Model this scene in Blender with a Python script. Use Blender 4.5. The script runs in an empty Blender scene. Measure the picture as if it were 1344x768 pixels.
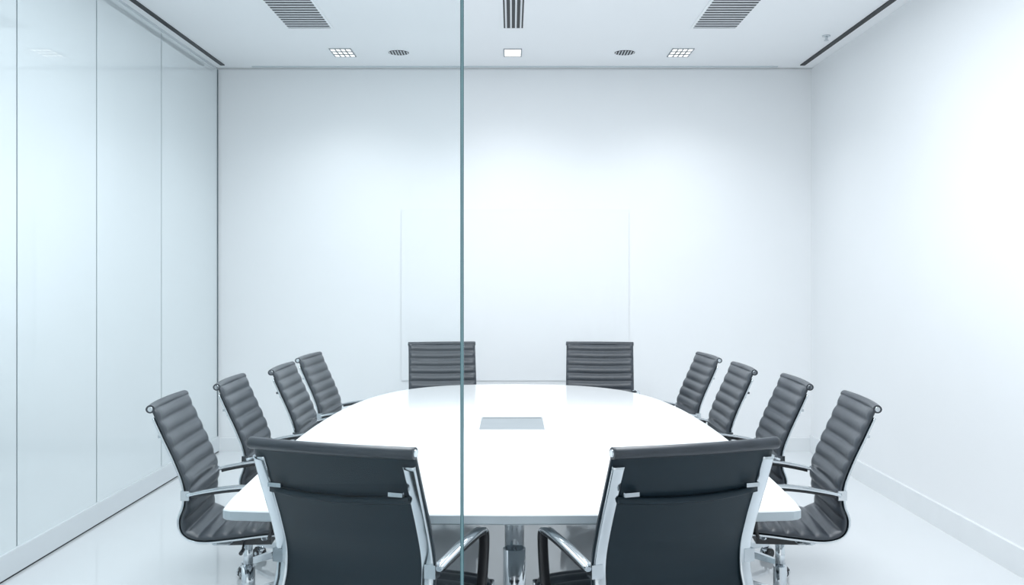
import bpy, bmesh, math
from mathutils import Vector, Matrix
S = bpy.context.scene
try:
    S.view_settings.view_transform = 'Standard'
    S.view_settings.look = 'None'
except Exception as e:
    print(e)
COL = S.collection
F = 1250.0; HOR = 360.0; CAMZ = 1.55

# ---------------------------------------------------------------- materials
def mat(name, color, rough=0.5, metal=0.0, spec=0.5, noise=0.0, nscale=8.0, bump=0.0, coat=0.0, ior=1.5):
    m = bpy.data.materials.new(name); m.use_nodes = True
    nt = m.node_tree; b = nt.nodes['Principled BSDF']
    b.inputs['Base Color'].default_value = (*color, 1)
    b.inputs['Roughness'].default_value = rough
    b.inputs['Metallic'].default_value = metal
    b.inputs['Specular IOR Level'].default_value = spec
    b.inputs['Coat Weight'].default_value = coat
    b.inputs['IOR'].default_value = ior
    if noise > 0 or bump > 0:
        tc = nt.nodes.new('ShaderNodeTexCoord')
        n = nt.nodes.new('ShaderNodeTexNoise'); n.inputs['Scale'].default_value = nscale
        n.inputs['Detail'].default_value = 4
        nt.links.new(tc.outputs['Object'], n.inputs['Vector'])
        if noise > 0:
            r = nt.nodes.new('ShaderNodeValToRGB')
            r.color_ramp.elements[0].color = (*[max(0, c*(1-noise)) for c in color], 1)
            r.color_ramp.elements[1].color = (*[min(1, c*(1+noise)) for c in color], 1)
            r.color_ramp.elements[0].position = .3; r.color_ramp.elements[1].position = .7
            nt.links.new(n.outputs['Fac'], r.inputs['Fac'])
            nt.links.new(r.outputs['Color'], b.inputs['Base Color'])
        if bump > 0:
            bp = nt.nodes.new('ShaderNodeBump'); bp.inputs['Strength'].default_value = bump
            bp.inputs['Distance'].default_value = 0.002
            nt.links.new(n.outputs['Fac'], bp.inputs['Height'])
            nt.links.new(bp.outputs['Normal'], b.inputs['Normal'])
    return m

M_wall = mat('wall_paint', (.895, .915, .932), .7, noise=.005, nscale=2)
M_wallr = mat('wall_paint_satin', (.885, .905, .922), .55, noise=.005, nscale=2)
M_ceil = mat('ceiling_paint', (.90, .918, .935), .8, noise=.004, nscale=2)
M_floor = mat('floor_epoxy', (.80, .828, .850), .08, noise=.008, nscale=1.5, coat=.5)
M_base = mat('baseboard_paint', (.83, .86, .88), .35, noise=.01)
M_basel = mat('baseboard_grey', (.70, .74, .77), .35, noise=.01)
M_alu = mat('brushed_aluminium', (.66, .70, .73), .35, metal=.7, noise=.03, nscale=30)
M_pglass = mat('backed_glass', (.725, .790, .815), .02, spec=.5, noise=.012, nscale=1.2, coat=1.0, ior=1.75)
M_joint = mat('joint_gasket', (.09, .13, .15), .5, noise=.05)
M_dark = mat('slot_black', (.02, .022, .026), .6, noise=.1)
M_slat = mat('grille_metal', (.72, .74, .76), .5, noise=.02)
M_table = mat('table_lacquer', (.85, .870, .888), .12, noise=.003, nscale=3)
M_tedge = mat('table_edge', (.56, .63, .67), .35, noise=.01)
M_hatch = mat('cable_hatch_grey', (.30, .33, .35), .5, metal=.2, spec=.3, noise=.03)
M_leather = mat('charcoal_leather', (.045, .054, .066), .34, noise=.10, nscale=25, bump=.12)
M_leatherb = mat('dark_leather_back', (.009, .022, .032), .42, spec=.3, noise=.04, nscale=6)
M_chrome = mat('polished_aluminium', (.66, .70, .73), .12, metal=1.0, noise=.02, nscale=20)
M_black = mat('black_plastic', (.02, .021, .024), .35, noise=.1)
M_board = mat('whiteboard_glass', (.875, .898, .917), .22, spec=.35, noise=.003)
M_tealedge = mat('glass_edge_teal', (.085, .22, .25), .15, noise=.1, nscale=3)
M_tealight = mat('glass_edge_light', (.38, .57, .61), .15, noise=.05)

def emis(name, c, s):
    m = bpy.data.materials.new(name); m.use_nodes = True
    nt = m.node_tree; nt.nodes.clear()
    e = nt.nodes.new('ShaderNodeEmission'); o = nt.nodes.new('ShaderNodeOutputMaterial')
    e.inputs[0].default_value = (*c, 1); e.inputs[1].default_value = s
    nt.links.new(e.outputs[0], o.inputs[0]); return m
M_lamp = emis('lamp_glow', (1, 1, 1), 1.6)

def glassmat():
    m = bpy.data.materials.new('clear_glass'); m.use_nodes = True
    nt = m.node_tree; nt.nodes.clear()
    o = nt.nodes.new('ShaderNodeOutputMaterial'); mx = nt.nodes.new('ShaderNodeMixShader')
    t = nt.nodes.new('ShaderNodeBsdfTransparent'); t.inputs[0].default_value = (.976, .989, .991, 1)
    g = nt.nodes.new('ShaderNodeBsdfGlossy'); g.inputs['Roughness'].default_value = .01
    g.inputs['Color'].default_value = (.8, .9, .95, 1)
    fr = nt.nodes.new('ShaderNodeFresnel'); fr.inputs['IOR'].default_value = 1.22
    nt.links.new(fr.outputs[0], mx.inputs[0]); nt.links.new(t.outputs[0], mx.inputs[1])
    nt.links.new(g.outputs[0], mx.inputs[2]); nt.links.new(mx.outputs[0], o.inputs[0])
    return m
M_clear = glassmat()

# ---------------------------------------------------------------- helpers
def obj(name, me, parent=None, mats=()):
    o = bpy.data.objects.new(name, me); COL.objects.link(o)
    if parent: o.parent = parent
    for m in mats:
        if m.name not in [x.name for x in me.materials if x]: me.materials.append(m)
    return o
def empty(name, loc=(0, 0, 0)):
    e = bpy.data.objects.new(name, None); e.empty_display_size = .1; e.location = loc
    COL.objects.link(e); return e
def box_bm(bm, a, b, mi=0):
    x0, y0, z0 = a; x1, y1, z1 = b
    v = [bm.verts.new(p) for p in [(x0,y0,z0),(x1,y0,z0),(x1,y1,z0),(x0,y1,z0),(x0,y0,z1),(x1,y0,z1),(x1,y1,z1),(x0,y1,z1)]]
    for f in [(0,3,2,1),(4,5,6,7),(0,1,5,4),(1,2,6,5),(2,3,7,6),(3,0,4,7)]:
        fc = bm.faces.new([v[i] for i in f]); fc.material_index = mi
def fin(bm, name, smooth=False):
    bmesh.ops.recalc_face_normals(bm, faces=bm.faces)
    me = bpy.data.meshes.new(name); bm.to_mesh(me); bm.free()
    if smooth:
        for p in me.polygons: p.use_smooth = True
    return me
def box(name, a, b, m, parent=None, bevel=0):
    bm = bmesh.new(); box_bm(bm, a, b)
    if bevel: bmesh.ops.bevel(bm, geom=list(bm.edges), offset=bevel, segments=2, affect='EDGES')
    return obj(name, fin(bm, name), parent, [m])
def cyl_bm(bm, p0, p1, r0, r1=None, seg=20, mi=0):
    r1 = r0 if r1 is None else r1
    p0 = Vector(p0); p1 = Vector(p1); d = (p1-p0); L = d.length
    q = d.to_track_quat('Z', 'Y').to_matrix().to_4x4()
    n0 = len(bm.faces)
    bmesh.ops.create_cone(bm, cap_ends=True, segments=seg, radius1=r0, radius2=r1, depth=L,
        matrix=Matrix.Translation((p0+p1)/2) @ q)
    bm.faces.ensure_lookup_table()
    for f in bm.faces[n0:]: f.material_index = mi; f.smooth = len(f.verts) == 4
def catmull(pts, n=8):
    P = [Vector(p) for p in pts]; P = [2*P[0]-P[1]] + P + [2*P[-1]-P[-2]]
    out = []
    for i in range(1, len(P)-2):
        for k in range(n):
            t = k/n; a, b, c, d = P[i-1], P[i], P[i+1], P[i+2]
            out.append(.5*((2*b)+(c-a)*t+(2*a-5*b+4*c-d)*t*t+(3*b-a-3*c+d)*t**3))
    out.append(P[-2]); return out
def resample(pts, step):
    L = [0]
    for i in range(1, len(pts)): L.append(L[-1]+(pts[i]-pts[i-1]).length)
    n = max(2, round(L[-1]/step)); out = []; j = 0
    for k in range(n+1):
        s = L[-1]*k/n
        while j < len(L)-2 and L[j+1] < s: j += 1
        t = (s-L[j])/max(1e-9, L[j+1]-L[j]); out.append(pts[j].lerp(pts[j+1], t))
    return out, L[-1]
def normals(P):
    N = []
    for i in range(len(P)):
        t = (P[min(i+1, len(P)-1)]-P[max(i-1, 0)]).normalized()
        N.append(Vector((-t.y, t.x)))
    return N
def sweep(bm, P, x, w, th, off=0.0, mi=0, xfun=None, mfun=None):
    """rectangular strip swept along a YZ path, rounded section"""
    N = normals(P); rings = []
    for i, (p, n) in enumerate(zip(P, N)):
        ww = w/2; xx = x if xfun is None else xfun(i/(len(P)-1)); ring = []
        for (a, b) in [(-1,-.5),(-.7,-1),(.7,-1),(1,-.5),(1,.5),(.7,1),(-.7,1),(-1,.5)]:
            q = p+n*(off+b*th/2); ring.append(bm.verts.new((xx+a*ww, q.x, q.y)))
        rings.append(ring)
    for i in range(len(rings)-1):
        mm = mi if mfun is None else mfun(i/(len(rings)-1))
        for k in range(8):
            f = bm.faces.new([rings[i][k], rings[i][(k+1)%8], rings[i+1][(k+1)%8], rings[i+1][k]])
            f.material_index = mm; f.smooth = True
    for r in (rings[0], rings[-1][::-1]):
        f = bm.faces.new(r); f.material_index = mi

# ---------------------------------------------------------------- room
XL, XR, YB, YF, ZC = -2.573, 2.62, 8.33, -2.2, 3.35
box('floor', (XL-.15, YF, -.1), (XR+.15, YB+.15, 0), M_floor)
box('ceiling', (XL-.15, YF, ZC), (XR+.15, YB+.15, ZC+.1), M_ceil)
box('wall_back', (XL-.15, YB, 0), (XR+.15, YB+.15, ZC), M_wall)
box('wall_right', (XR, YF, 0), (XR+.15, YB, ZC), M_wallr)
box('wall_left', (XL-.15, YF, 0), (XL-.02, YB, ZC), M_wall)
box('baseboard_back', (XL, YB-.02, 0), (XR, YB, .12), M_base)
box('baseboard_right', (XR-.018, YF, 0), (XR, YB-.02, .145), M_base)
# left glazed wall
gw = empty('glass_partition_wall')
js = [YF, -1.2, -.2, .85, 1.9, 2.95, 3.95, 4.95, 5.90, 6.99, 8.325]
for i in range(len(js)-1):
    box('glass_pane_%d' % (i+1), (XL-.012, js[i]+.006, .13), (XL, js[i+1]-.006, ZC-.012), M_pglass, gw)
    if i: box('joint_%d' % i, (XL-.012, js[i]-.006, .13), (XL-.003, js[i]+.006, ZC-.012), M_joint, gw)
box('joint_end', (XL-.012, 8.31, .13), (XL+.004, 8.33, ZC-.012), M_joint, gw)
box('head_channel', (XL-.02, YF, ZC-.014), (XL+.006, 8.31, ZC), M_alu, gw)
box('baseboard_left', (XL-.02, YF, .012), (XL+.02, YB-.02, .135), M_basel)
box('trim_1', (XL-.02, YF, .0), (XL+.012, YB-.02, .012), M_dark)
box('trim_2', (XL+.07, YF, ZC-.008), (XL+.105, 8.18, ZC), M_dark)
box('trim_3', (XR-.145, YF, ZC-.008), (XR-.105, 8.18, ZC), M_dark)
box('trim_4', (-2.25, 8.235, ZC-.006), (2.3, 8.262, ZC), M_tedge)
box('trim_5', (XL, YB-.012, ZC-.014), (XR, YB, ZC-.004), M_slat)
# whiteboard (back-painted glass, almost the colour of the wall)
box('whiteboard', (-.967, YB-.0095, .62), (1.02, YB-.0055, 2.115), M_board)

# ceiling grilles
def grille(name, x0, x1, y0, y1, n, along='x', duty=.5):
    bm = bmesh.new(); z1 = ZC; z0 = ZC-.006; fr = .018
    box_bm(bm, (x0, y0, z1-.004), (x1, y1, z1), 1)
    for a, b in [((x0-fr, y0-fr), (x1+fr, y0)), ((x0-fr, y1), (x1+fr, y1+fr)), ((x0-fr, y0), (x0, y1)), ((x1, y0), (x1+fr, y1))]:
        box_bm(bm, (a[0], a[1], z0), (b[0], b[1], z1), 2)
    for i in range(n):
        if along == 'x':
            p = (y1-y0)/n; c = y0+p*(i+.5); h = p*duty/2
            box_bm(bm, (x0, c-h, z0), (x1, c+h, z1-.004), 0)
        else:
            p = (x1-x0)/n; c = x0+p*(i+.5); h = p*duty/2
            box_bm(bm, (c-h, y0, z0), (c+h, y1, z1-.004), 0)
    obj(name, fin(bm, name), None, [M_slat, M_dark, M_ceil])
grille('ceiling_vent', -1.63, -1.32, 5.75, 6.95, 20, duty=.38)
grille('ceiling_vent', 1.32, 1.63, 5.75, 6.95, 20, duty=.38)
grille('ceiling_vent', -.06, .08, 5.75, 6.95, 4, 'y', .35)

def square_light(x, y, grid, w=.16, l=.27):
    bm = bmesh.new(); x0, x1, y0, y1 = x-w/2, x+w/2, y-l/2, y+l/2; fr = .008
    box_bm(bm, (x0, y0, ZC-.003), (x1, y1, ZC), 1)
    for a, b in [((x0-fr, y0-fr), (x1+fr, y0)), ((x0-fr, y1), (x1+fr, y1+fr)), ((x0-fr, y0), (x0, y1)), ((x1, y0), (x1+fr, y1))]:
        box_bm(bm, (a[0], a[1], ZC-.006), (b[0], b[1], ZC), 0)
    if grid:
        for i in range(1, 4): box_bm(bm, (x0+w*i/4-.005, y0, ZC-.006), (x0+w*i/4+.005, y1, ZC-.003), 0)
        for i in range(1, 3): box_bm(bm, (x0, y0+l*i/3-.012, ZC-.006), (x1, y0+l*i/3+.012, ZC-.003), 0)
    obj('ceiling_downlight', fin(bm, 'dl'), None, [M_hatch, M_lamp])
square_light(-1.373, 7.73, True); square_light(.006, 7.73, False, .13, .25); square_light(1.367, 7.73, True)
def round_vent(x, y):
    bm = bmesh.new(); R = .082
    cyl_bm(bm, (x, y, ZC-.004), (x, y, ZC), R*1.0, seg=32, mi=1)
    for k in range(7):
        xx = -R+2*R*(k+.5)/7; h = math.sqrt(R*R-xx*xx)
        box_bm(bm, (x+xx-.004, y-h, ZC-.006), (x+xx+.004, y+h, ZC-.003), 0)
    o = obj('ceiling_air_diffuser', fin(bm, 'ad'), None, [M_slat, M_dark])
round_vent(-.92, 7.73); round_vent(.915, 7.73)
bm = bmesh.new()
cyl_bm(bm, (2.37, 7.18, ZC-.008), (2.37, 7.18, ZC), .030)
cyl_bm(bm, (2.37, 7.18, ZC-.035), (2.37, 7.18, ZC-.008), .010)
cyl_bm(bm, (2.37, 7.18, ZC-.04), (2.37, 7.18, ZC-.036), .018)
obj('sprinkler_head', fin(bm, 'sp'), None, [M_alu])

# ---------------------------------------------------------------- free glass panel
gp = empty('glass_panel', (0, 0, 0))
gx = -.131; gy = 2.42
box('pane', (XL+.03, gy-.006, .02), (gx, gy+.006, ZC-.02), M_clear, gp)
box('polished_edge', (gx, gy-.006, .0), (gx+.003, gy+.006, ZC), M_tealedge, gp)
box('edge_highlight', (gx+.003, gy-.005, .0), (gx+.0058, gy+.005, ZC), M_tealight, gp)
box('edge_outer', (gx+.0058, gy-.006, .0), (gx+.0085, gy+.006, ZC), M_tealedge, gp)
box('floor_channel', (XL+.03, gy-.015, 0), (gx, gy+.015, .02), M_alu, gp)
box('head_rail', (XL+.03, gy-.015, ZC-.02), (gx, gy+.015, ZC), M_alu, gp)

# ---------------------------------------------------------------- table
tb = empty('conference_table', (0, 5, 0))
half = [(0,3.165),(.35,3.172),(.7,3.195),(.90,3.218)]
side = [(.985,3.245),(1.0,3.4),(1.02,3.8),(1.04,4.3),(1.045,4.8),(1.03,5.3),(.985,5.8),(.90,6.22),(.76,6.56),(.56,6.78),(.3,6.9),(0,6.94)]
cr = [Vector(p) for p in half] + [Vector((.955,3.224)), Vector((.978,3.236))] + catmull(side, 5)
outl = cr + [Vector((-p.x, p.y)) for p in reversed(cr[1:-1])]
bm = bmesh.new(); T1, T0 = .75, .714
def inset(p, k):
    c = Vector((0, 5)); d = p-c; return c+d*(1-k/d.length)
rings = []
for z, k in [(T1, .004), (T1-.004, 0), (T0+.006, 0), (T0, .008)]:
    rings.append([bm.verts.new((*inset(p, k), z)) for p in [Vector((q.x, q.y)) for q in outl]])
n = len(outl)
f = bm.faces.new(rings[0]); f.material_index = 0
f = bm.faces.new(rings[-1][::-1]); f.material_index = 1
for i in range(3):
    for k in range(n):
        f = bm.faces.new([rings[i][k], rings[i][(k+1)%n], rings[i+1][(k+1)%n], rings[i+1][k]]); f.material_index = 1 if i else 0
t = obj('table_top', fin(bm, 'tt'), tb, [M_table, M_tedge]); t.location = (0, -5, 0)
bm = bmesh.new()
box_bm(bm, (-.18, 4.88, T1), (.18, 5.32, T1+.003), 1)
box_bm(bm, (-.168, 4.895, T1+.003), (.168, 5.305, T1+.005), 0)
box_bm(bm, (-.16, 5.26, T1+.005), (.16, 5.264, T1+.006), 2)
t = obj('cable_hatch', fin(bm, 'ch'), tb, [M_hatch, M_table, M_dark]); t.location = (0, -5, 0)
bm = bmesh.new()
for y in (4.0, 6.3):
    cyl_bm(bm, (.01, y, .35), (.01, y, T0-.006), .040, seg=32)
    cyl_bm(bm, (.01, y, .02), (.01, y, .40), .047, seg=32)
    cyl_bm(bm, (.01, y, T0-.012), (.01, y, T0), .14, seg=32)
    cyl_bm(bm, (.01, y, 0), (.01, y, .014), .27, seg=48)
    cyl_bm(bm, (.01, y, .014), (.01, y, .03), .27, .06, seg=48)
t = obj('pedestal_legs', fin(bm, 'pl'), tb, [M_chrome]); t.location = (0, -5, 0)

# ---------------------------------------------------------------- chair meshes
prof = [(-.342,.985),(-.288,.865),(-.238,.755),(-.203,.655),(-.202,.575),(-.222,.51),(-.205,.457),(-.14,.435),(-.02,.443),(.12,.458),(.22,.460),(.265,.435)]
C0 = catmull(prof, 12)
PITCH = .060
def upholstery():
    SUB = 8
    P, L = resample(C0, PITCH/SUB); nseg = len(P); N = normals(P)
    nr = round(L/PITCH)
    us = [-1,-.97,-.9,-.7,-.45,-.2,0,.2,.45,.7,.9,.97,1]; W = .262
    bm = bmesh.new(); fr = []; bk = []
    for i, (p, nn) in enumerate(zip(P, N)):
        s = i/(nseg-1)*nr; rib = abs(math.sin(math.pi*s))**.55
        wz = min(1, max(0, (p.y-.56)/.15)); rf = []; rb = []
        for u in us:
            ed = math.sqrt(max(0, 1-abs(u)**10))
            cv = -.022*(1-u*u)*wz
            q = p+nn*(cv+.003+(.004+.016*rib)*ed); rf.append(bm.verts.new((u*W, q.x, q.y)))
            q = p+nn*(cv-.004-.006*ed); rb.append(bm.verts.new((u*W, q.x, q.y)))
        fr.append(rf); bk.append(rb)
    m = len(us)
    for i in range(nseg-1):
        for k in range(m-1):
            f = bm.faces.new([fr[i][k], fr[i][k+1], fr[i+1][k+1], fr[i+1][k]]); f.smooth = True
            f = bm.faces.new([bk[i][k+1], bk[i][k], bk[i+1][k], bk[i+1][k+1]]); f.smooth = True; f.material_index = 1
        for k in (0, m-1):
            f = bm.faces.new([fr[i][k], fr[i+1][k], bk[i+1][k], bk[i][k]])
    for i in (0, nseg-1):
        for k in range(m-1):
            bm.faces.new([fr[i][k], fr[i][k+1], bk[i][k+1], bk[i][k]])
    def roll(cy, cz, r, mi, dy):
        rr = []
        for u in us:
            row = []
            for a in range(14):
                an = 2*math.pi*a/14
                row.append(bm.verts.new((u*W*1.01, cy+dy*(1-u*u)+r*math.cos(an), cz+r*.9*math.sin(an))))
            rr.append(row)
        for k in range(m-1):
            for a in range(14):
                f = bm.faces.new([rr[k][a], rr[k][(a+1)%14], rr[k+1][(a+1)%14], rr[k+1][a]]); f.smooth = True; f.material_index = mi
        for row in (rr[0], rr[-1]):
            f = bm.faces.new(row); f.material_index = mi
    roll(-.350, .984, .019, 0, -.020)
    roll(.268, .437, .016, 0, 0)
    return fin(bm, 'upholstery')
ME_up = upholstery(); ME_up.materials.append(M_leather); ME_up.materials.append(M_leatherb)

def frame():
    bm = bmesh.new(); P, L = resample(C0, .012)
    for sx in (-1, 1):
        sweep(bm, P[3:-2], sx*.241, .038, .012, -.016, 0)
        cyl_bm(bm, (sx*.262, -.350, .984), (sx*.268, -.350, .984), .012, .010, seg=18, mi=0)
        cyl_bm(bm, (sx*.262, .268, .437), (sx*.268, .268, .437), .010, .008, seg=18, mi=0)
        A = [Vector(a) for a in [(-.200,.622),(-.15,.634),(-.05,.650),(.05,.658),(.115,.658),(.146,.648),(.155,.615),(.155,.54),(.152,.47),(.14,.436)]]
        AP, _ = resample(catmull(A, 8), .012)
        def xf(t, sx=sx):
            return sx*(.262+.016*math.sin(math.pi*min(1, t*1.0))**.6)
        sweep(bm, AP, 0, .034, .015, 0, 0, xf, lambda t: 0 if t < .60 else 1)
        P2 = [p+Vector((0, -.0085)) for p in AP[2:int(len(AP)*.60)]]
        sweep(bm, P2, 0, .028, .010, -.004, 1, lambda t, sx=sx: xf(.03+t*.57, sx))
        box_bm(bm, (sx*.235, -.225, .60), (sx*.27, -.19, .64), 0)
        box_bm(bm, (sx*.195-.022, -.333, .855), (sx*.195+.022, -.319, .867), 0)
    for y, z in ((-.09, .412), (.12, .428)):
        pts = [(-.245, y, z+.005), (-.12, y*.7, z-.03), (0, y*.5, z-.04), (.12, y*.7, z-.03), (.245, y, z+.005)]
        for a, b in zip(pts[:-1], pts[1:]): cyl_bm(bm, a, b, .013, seg=12, mi=0)
    box_bm(bm, (-.09, -.1, .36), (.09, .12, .395), 1)
    cyl_bm(bm, (.08, 0, .375), (.22, .02, .37), .005, seg=8, mi=0)
    cyl_bm(bm, (.20, .02, .37), (.25, .02, .369), .009, seg=10, mi=1)
    return fin(bm, 'frame')
ME_fr = frame(); ME_fr.materials.append(M_chrome); ME_fr.materials.append(M_black)

def spreader():
    bm = bmesh.new(); W = .225; n = 16; rows = []
    for k in range(n+1):
        u = -1+2*k/n; cv = -.020*(1-u*u); row = []
        for dy, dz in [(-.012,-.007),(-.012,.007),(.002,.012),(.002,-.012)]:
            row.append(bm.verts.new((u*W, -.292+cv-.006+dy, .842+.010*(1-u*u)*-1+dz)))
        rows.append(row)
    for k in range(n):
        for a in range(4):
            f = bm.faces.new([rows[k][a], rows[k][(a+1)%4], rows[k+1][(a+1)%4], rows[k+1][a]]); f.smooth = True
    bm.faces.new(rows[0]); bm.faces.new(rows[-1])
    return fin(bm, 'spreader')
ME_sp = spreader(); ME_sp.materials.append(M_leatherb)

def base():
    bm = bmesh.new()
    cyl_bm(bm, (0,0,.20), (0,0,.37), .021, seg=24, mi=0)
    cyl_bm(bm, (0,0,.09), (0,0,.24), .030, seg=24, mi=0)
    cyl_bm(bm, (0,0,.075), (0,0,.125), .05, .036, seg=24, mi=0)
    for i in range(5):
        a = math.radians(90+72*i); d = Vector((math.cos(a), math.sin(a), 0)); s = Vector((-d.y, d.x, 0))
        sec = []
        for r, w, zt, zb in [(.03,.026,.125,.08),(.15,.020,.108,.075),(.27,.015,.088,.066),(.305,.011,.08,.066)]:
            sec.append([bm.verts.new(d*r+s*w+Vector((0,0,zb))), bm.verts.new(d*r+s*w*.7+Vector((0,0,zt))),
                        bm.verts.new(d*r-s*w*.7+Vector((0,0,zt))), bm.verts.new(d*r-s*w+Vector((0,0,zb)))])
        for q in range(3):
            for k in range(4):
                bm.faces.new([sec[q][k], sec[q][(k+1)%4], sec[q+1][(k+1)%4], sec[q+1][k]])
        bm.faces.new(sec[0]); bm.faces.new(sec[-1])
        c = d*.295
        cyl_bm(bm, c+Vector((0,0,.05)), c+Vector((0,0,.072)), .008, seg=10, mi=0)
        for sg in (-1, 1):
            cyl_bm(bm, c+s*sg*.008+Vector((0,0,.028)), c+s*sg*.026+Vector((0,0,.028)), .028, seg=20, mi=1)
        cyl_bm(bm, c-s*.027+Vector((0,0,.028)), c+s*.027+Vector((0,0,.028)), .010, seg=12, mi=0)
        cyl_bm(bm, c-s*.016+Vector((0,0,.04)), c+s*.016+Vector((0,0,.04)), .024, seg=16, mi=1)
    return fin(bm, 'base')
ME_ba = base(); ME_ba.materials.append(M_chrome); ME_ba.materials.append(M_black)

def chair(topx, topy, ang, sc=1.0):
    """ang: facing direction in degrees measured from +X; (topx,topy): centre of the head roll"""
    fx, fy = math.cos(math.radians(ang)), math.sin(math.radians(ang))
    e = empty('office_chair', (topx+fx*.345*sc, topy+fy*.345*sc, 0))
    e.rotation_euler = (0, 0, math.radians(ang-90)); e.scale = (sc, sc, sc)
    for nm, me in (('padded_sling', ME_up), ('side_frame_and_arms', ME_fr), ('back_spreader', ME_sp), ('swivel_base', ME_ba)):
        o = bpy.data.objects.new(nm, me); COL.objects.link(o); o.parent = e
    return e
# near
chair(-.540, 2.84, 71, 1.05)
chair(.550, 2.84, 109, 1.05)
# right side
chair(1.548, 4.25, 175); chair(1.495, 5.03, 178); chair(1.39, 5.74, 180); chair(1.335, 6.50, 184)
# left side
chair(-1.528, 4.25, 4); chair(-1.482, 5.03, 2); chair(-1.38, 5.74, 0); chair(-1.38, 6.50, -4)
# far
chair(-.56, 7.60, -83, 1.01); chair(.70, 7.60, -95, 1.01)

# ---------------------------------------------------------------- lighting
def area(name, loc, rot, sx, sy, e, c=(1, 1, 1)):
    l = bpy.data.lights.new(name, 'AREA'); l.shape = 'RECTANGLE'; l.size = sx; l.size_y = sy; l.energy = e; l.color = c
    o = bpy.data.objects.new(name, l); COL.objects.link(o); o.location = loc; o.rotation_euler = rot
area('overhead_fill', (-.8, 4.35, ZC-.03), (0, 0, 0), .9, 3.4, 70, (.935, .972, 1))  # pair of added soft fill lamps above the frame, no ceiling fixture modelled
area('overhead_fill', (.8, 4.35, ZC-.03), (0, 0, 0), .9, 3.4, 70, (.935, .972, 1))  # second added fill lamp, other side of the table
for x in (-1.373, .006, 1.367):
    l = bpy.data.lights.new('downlight_spot', 'SPOT'); l.energy = 44; l.spot_size = math.radians(135); l.spot_blend = 1; l.shadow_soft_size = .08
    l.color = (.945, .98, 1)
    o = bpy.data.objects.new('downlight_spot', l); COL.objects.link(o); o.location = (x, 7.45, ZC-.03)
w = bpy.data.worlds.new('World'); S.world = w; w.use_nodes = True
bg = w.node_tree.nodes['Background']; bg.inputs[0].default_value = (.92, .965, 1, 1); bg.inputs[1].default_value = 1.18

# ---------------------------------------------------------------- camera
cd = bpy.data.cameras.new('Camera'); cam = bpy.data.objects.new('Camera', cd); COL.objects.link(cam)
cam.location = (0, 0, CAMZ); cam.rotation_euler = (math.radians(90), 0, 0)
cd.sensor_width = 36; cd.sensor_fit = 'HORIZONTAL'; cd.lens = F/1344*36
cd.shift_y = -(384-HOR)/1344; cd.clip_start = .05
S.camera = cam
